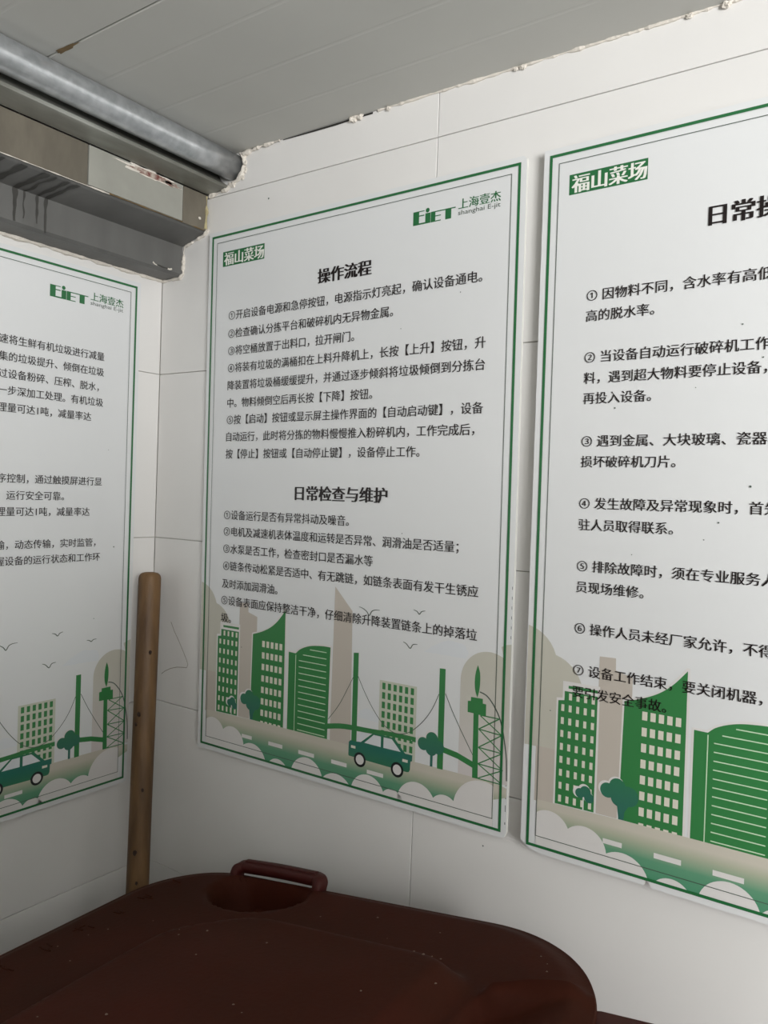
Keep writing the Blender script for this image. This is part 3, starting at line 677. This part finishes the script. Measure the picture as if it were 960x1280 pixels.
def sweep_rect(P, wv, wh, r=.3):
    V, F = [], []; n = 12
    for i, p in enumerate(P):
        t = (Vector(P[min(i+1, len(P)-1)])-Vector(P[max(i-1, 0)])).normalized(); a = bv.copy(); b = t.cross(a).normalized(); a = b.cross(t)
        for k in range(n):
            an = 2*math.pi*k/n; c, s = math.cos(an), math.sin(an); e = .45
            V.append(Vector(p)+a*wv*math.copysign(abs(c)**e, c)+b*wh*math.copysign(abs(s)**e, s))
    for i in range(len(P)-1):
        for k in range(n): F.append((i*n+k, i*n+(k+1) % n, (i+1)*n+(k+1) % n, (i+1)*n+k))
    F.append(tuple(range(n))[::-1]); F.append(tuple((len(P)-1)*n+k for k in range(n)))
    return V, F
V, F = sweep_rect(gp, .0105, .0075); binmesh('lid_grip', V, F, M_binred, True, None)
gp2 = [q+Vector((0, 0, .0075)) for q in gp[14:-14]]
V, F = sweep_rect(gp2, .0045, .0022); binmesh('grip_ridge', V, F, M_binred, True)
# same grip on the near side of the lid (out of frame)
gp = grip(.112, .262, LV+.002, .006); V, F = sweep_rect(gp, .0105, .0055); binmesh('lid_grip', V, F, M_binred, True)
# worn embossed marks along the front edge of the lid: short raised strokes
random.seed(3)
for i in range(8):
    u0 = .050; v0 = .075+.050*i
    for k in range(random.choice((2, 3))):
        uu, vv = u0+random.uniform(-.010, .010), v0+random.uniform(-.008, .008)
        L_ = random.uniform(.010, .020); a = random.choice((0, 0, math.pi/2, .2))
        du, dv = math.cos(a)*L_/2, math.sin(a)*L_/2; nu, nv = -math.sin(a)*.0013, math.cos(a)*.0013
        V, F = [], []; o = 0; hb = [hgt(uu, vv)-.0005]*4
        V += [LP(uu-du-nu, vv-dv-nv, hb[0]), LP(uu+du-nu, vv+dv-nv, hb[0]), LP(uu+du+nu, vv+dv+nv, hb[0]), LP(uu-du+nu, vv-dv+nv, hb[0])]
        V += [LP(uu-du-nu*.5, vv-dv-nv*.5, hb[0]+.0018), LP(uu+du-nu*.5, vv+dv-nv*.5, hb[0]+.0018), LP(uu+du+nu*.5, vv+dv+nv*.5, hb[0]+.0018), LP(uu-du+nu*.5, vv-dv+nv*.5, hb[0]+.0018)]
        F += [(o+4, o+5, o+6, o+7), (o, o+1, o+5, o+4), (o+1, o+2, o+6, o+5), (o+2, o+3, o+7, o+6), (o+3, o, o+4, o+7)]
        binmesh('raised_mark', V, F, M_bin)
# pale scuffs and crumbs on the lid
V, F = [], []
random.seed(9)
for (u, v) in [(.21, .205), (.225, .225), (.235, .235), (.26, .215), (.50, .155), (.515, .162), (.523, .158), (.39, .055), (.48, .06), (.42, .33), (.545, .19), (.30, .12)]+[(random.uniform(.06, .68), random.uniform(.04, .5)) for _ in range(26)]:
    s = random.uniform(.0006, .0016); o = len(V); h0 = hgt(u, v)+.0006
    for i in range(6): V.append(LP(u+s*math.cos(i*math.pi/3)*random.uniform(.6, 1.5), v+s*math.sin(i*math.pi/3), h0))
    V.append(LP(u, v, h0+s*.7))
    for i in range(6): F.append((o+i, o+(i+1) % 6, o+6))
tag(binmesh('crumbs', V, F, M_scuff), kind='stuff')
# body: flared rim, tapered tub
def ring3(u0, v0, u1, v1, r, zfun, n=N):
    return [zfun(u, v) for u, v in resample(rrect(u0, v0, u1, v1, r, 10), n)]
Nb = 96
def plane(h): return lambda u, v: LP(u, v, h)
def flat(z): 
    def f(u, v):
        q = Vector((ox, oy, 0))+bu*u+bv*v; return W3(q.x, q.y, z)
    return f
prof = [((.006, .010, .678, .570), .12, plane(-.048)), ((.004, .008, .680, .572), .12, plane(-.058)), ((.004, .008, .680, .572), .12, plane(-.078)), ((.030, .030, .680, .550), .10, plane(-.080)),
        ((.030, .030, .680, .550), .10, flat(-.80)), ((.115, .075, .700, .505), .06, flat(FLOOR+.10)), ((.135, .085, .66, .495), .06, flat(FLOOR+.03)), ((.16, .11, .64, .47), .05, flat(FLOOR+.022))]
V, F = [], []
for (a, r0, fn) in prof: V += ring3(*a, r0, fn, Nb)
for j in range(len(prof)-1):
    for i in range(Nb): F.append((j*Nb+i, (j+1)*Nb+i, (j+1)*Nb+(i+1) % Nb, j*Nb+(i+1) % Nb))
F.append(tuple((len(prof)-1)*Nb+i for i in range(Nb))[::-1])
binmesh('tub', V, F, M_binred, True)
# rear handle bar and hinge lugs on the body
hr = resample(rrect(.655, .112, .835, .468, .03, 8), 64)
V = [LP(u, v, h) for h in (-.042, -.040, -.016, -.012) for u, v in [(.745+(a-.745)*k, .29+(b-.29)*k) for a, b in hr for k in [1 if h in (-.040, -.016) else .975]]]
F = [(j*64+i, j*64+(i+1) % 64, (j+1)*64+(i+1) % 64, (j+1)*64+i) for j in range(3) for i in range(64)]+[tuple(range(64))[::-1], tuple(192+i for i in range(64))]
binmesh('handle_plate', V, F, M_binred)
for vv in (.20, .38):
    q = [LP(.670, vv, -.006), LP(.690, vv, .002), LP(.720, vv, .002), LP(.760, vv, -.012)]
    V, F = sweep(q, .011, 12); binmesh('hinge_lug', V, F, M_binred, True)
# wheels and axle
for vv in (.055, .525):
    q = Vector((ox, oy, 0))+bu*.70+bv*vv
    c = W3(q.x, q.y, FLOOR+.1001)
    bm = bmesh.new(); bmesh.ops.create_cone(bm, cap_ends=True, segments=40, radius1=.1, radius2=.1, depth=.045)
    bmesh.ops.bevel(bm, geom=[e for e in bm.edges if abs(e.verts[0].co.z-e.verts[1].co.z) < 1e-5], offset=.008, segments=2, affect='EDGES')
    bm.transform(Matrix.Translation(c-bin_.location) @ bv.to_track_quat('Z', 'Y').to_matrix().to_4x4())
    wh = bm_obj('wheel', bm, M_rubber, bin_, True)
    bm = bmesh.new(); bmesh.ops.create_cone(bm, cap_ends=True, segments=24, radius1=.055, radius2=.045, depth=.05)
    bm.transform(Matrix.Translation(c-bin_.location) @ bv.to_track_quat('Z', 'Y').to_matrix().to_4x4())
    bm_obj('wheel_hub', bm, M_bin, wh)
a0 = Vector((ox, oy, 0))+bu*.70+bv*.05; a1 = Vector((ox, oy, 0))+bu*.70+bv*.53
V, F = sweep([W3(a0.x, a0.y, FLOOR+.1), W3(a1.x, a1.y, FLOOR+.1)], .011, 12); binmesh('axle', V, F, M_galv, True)
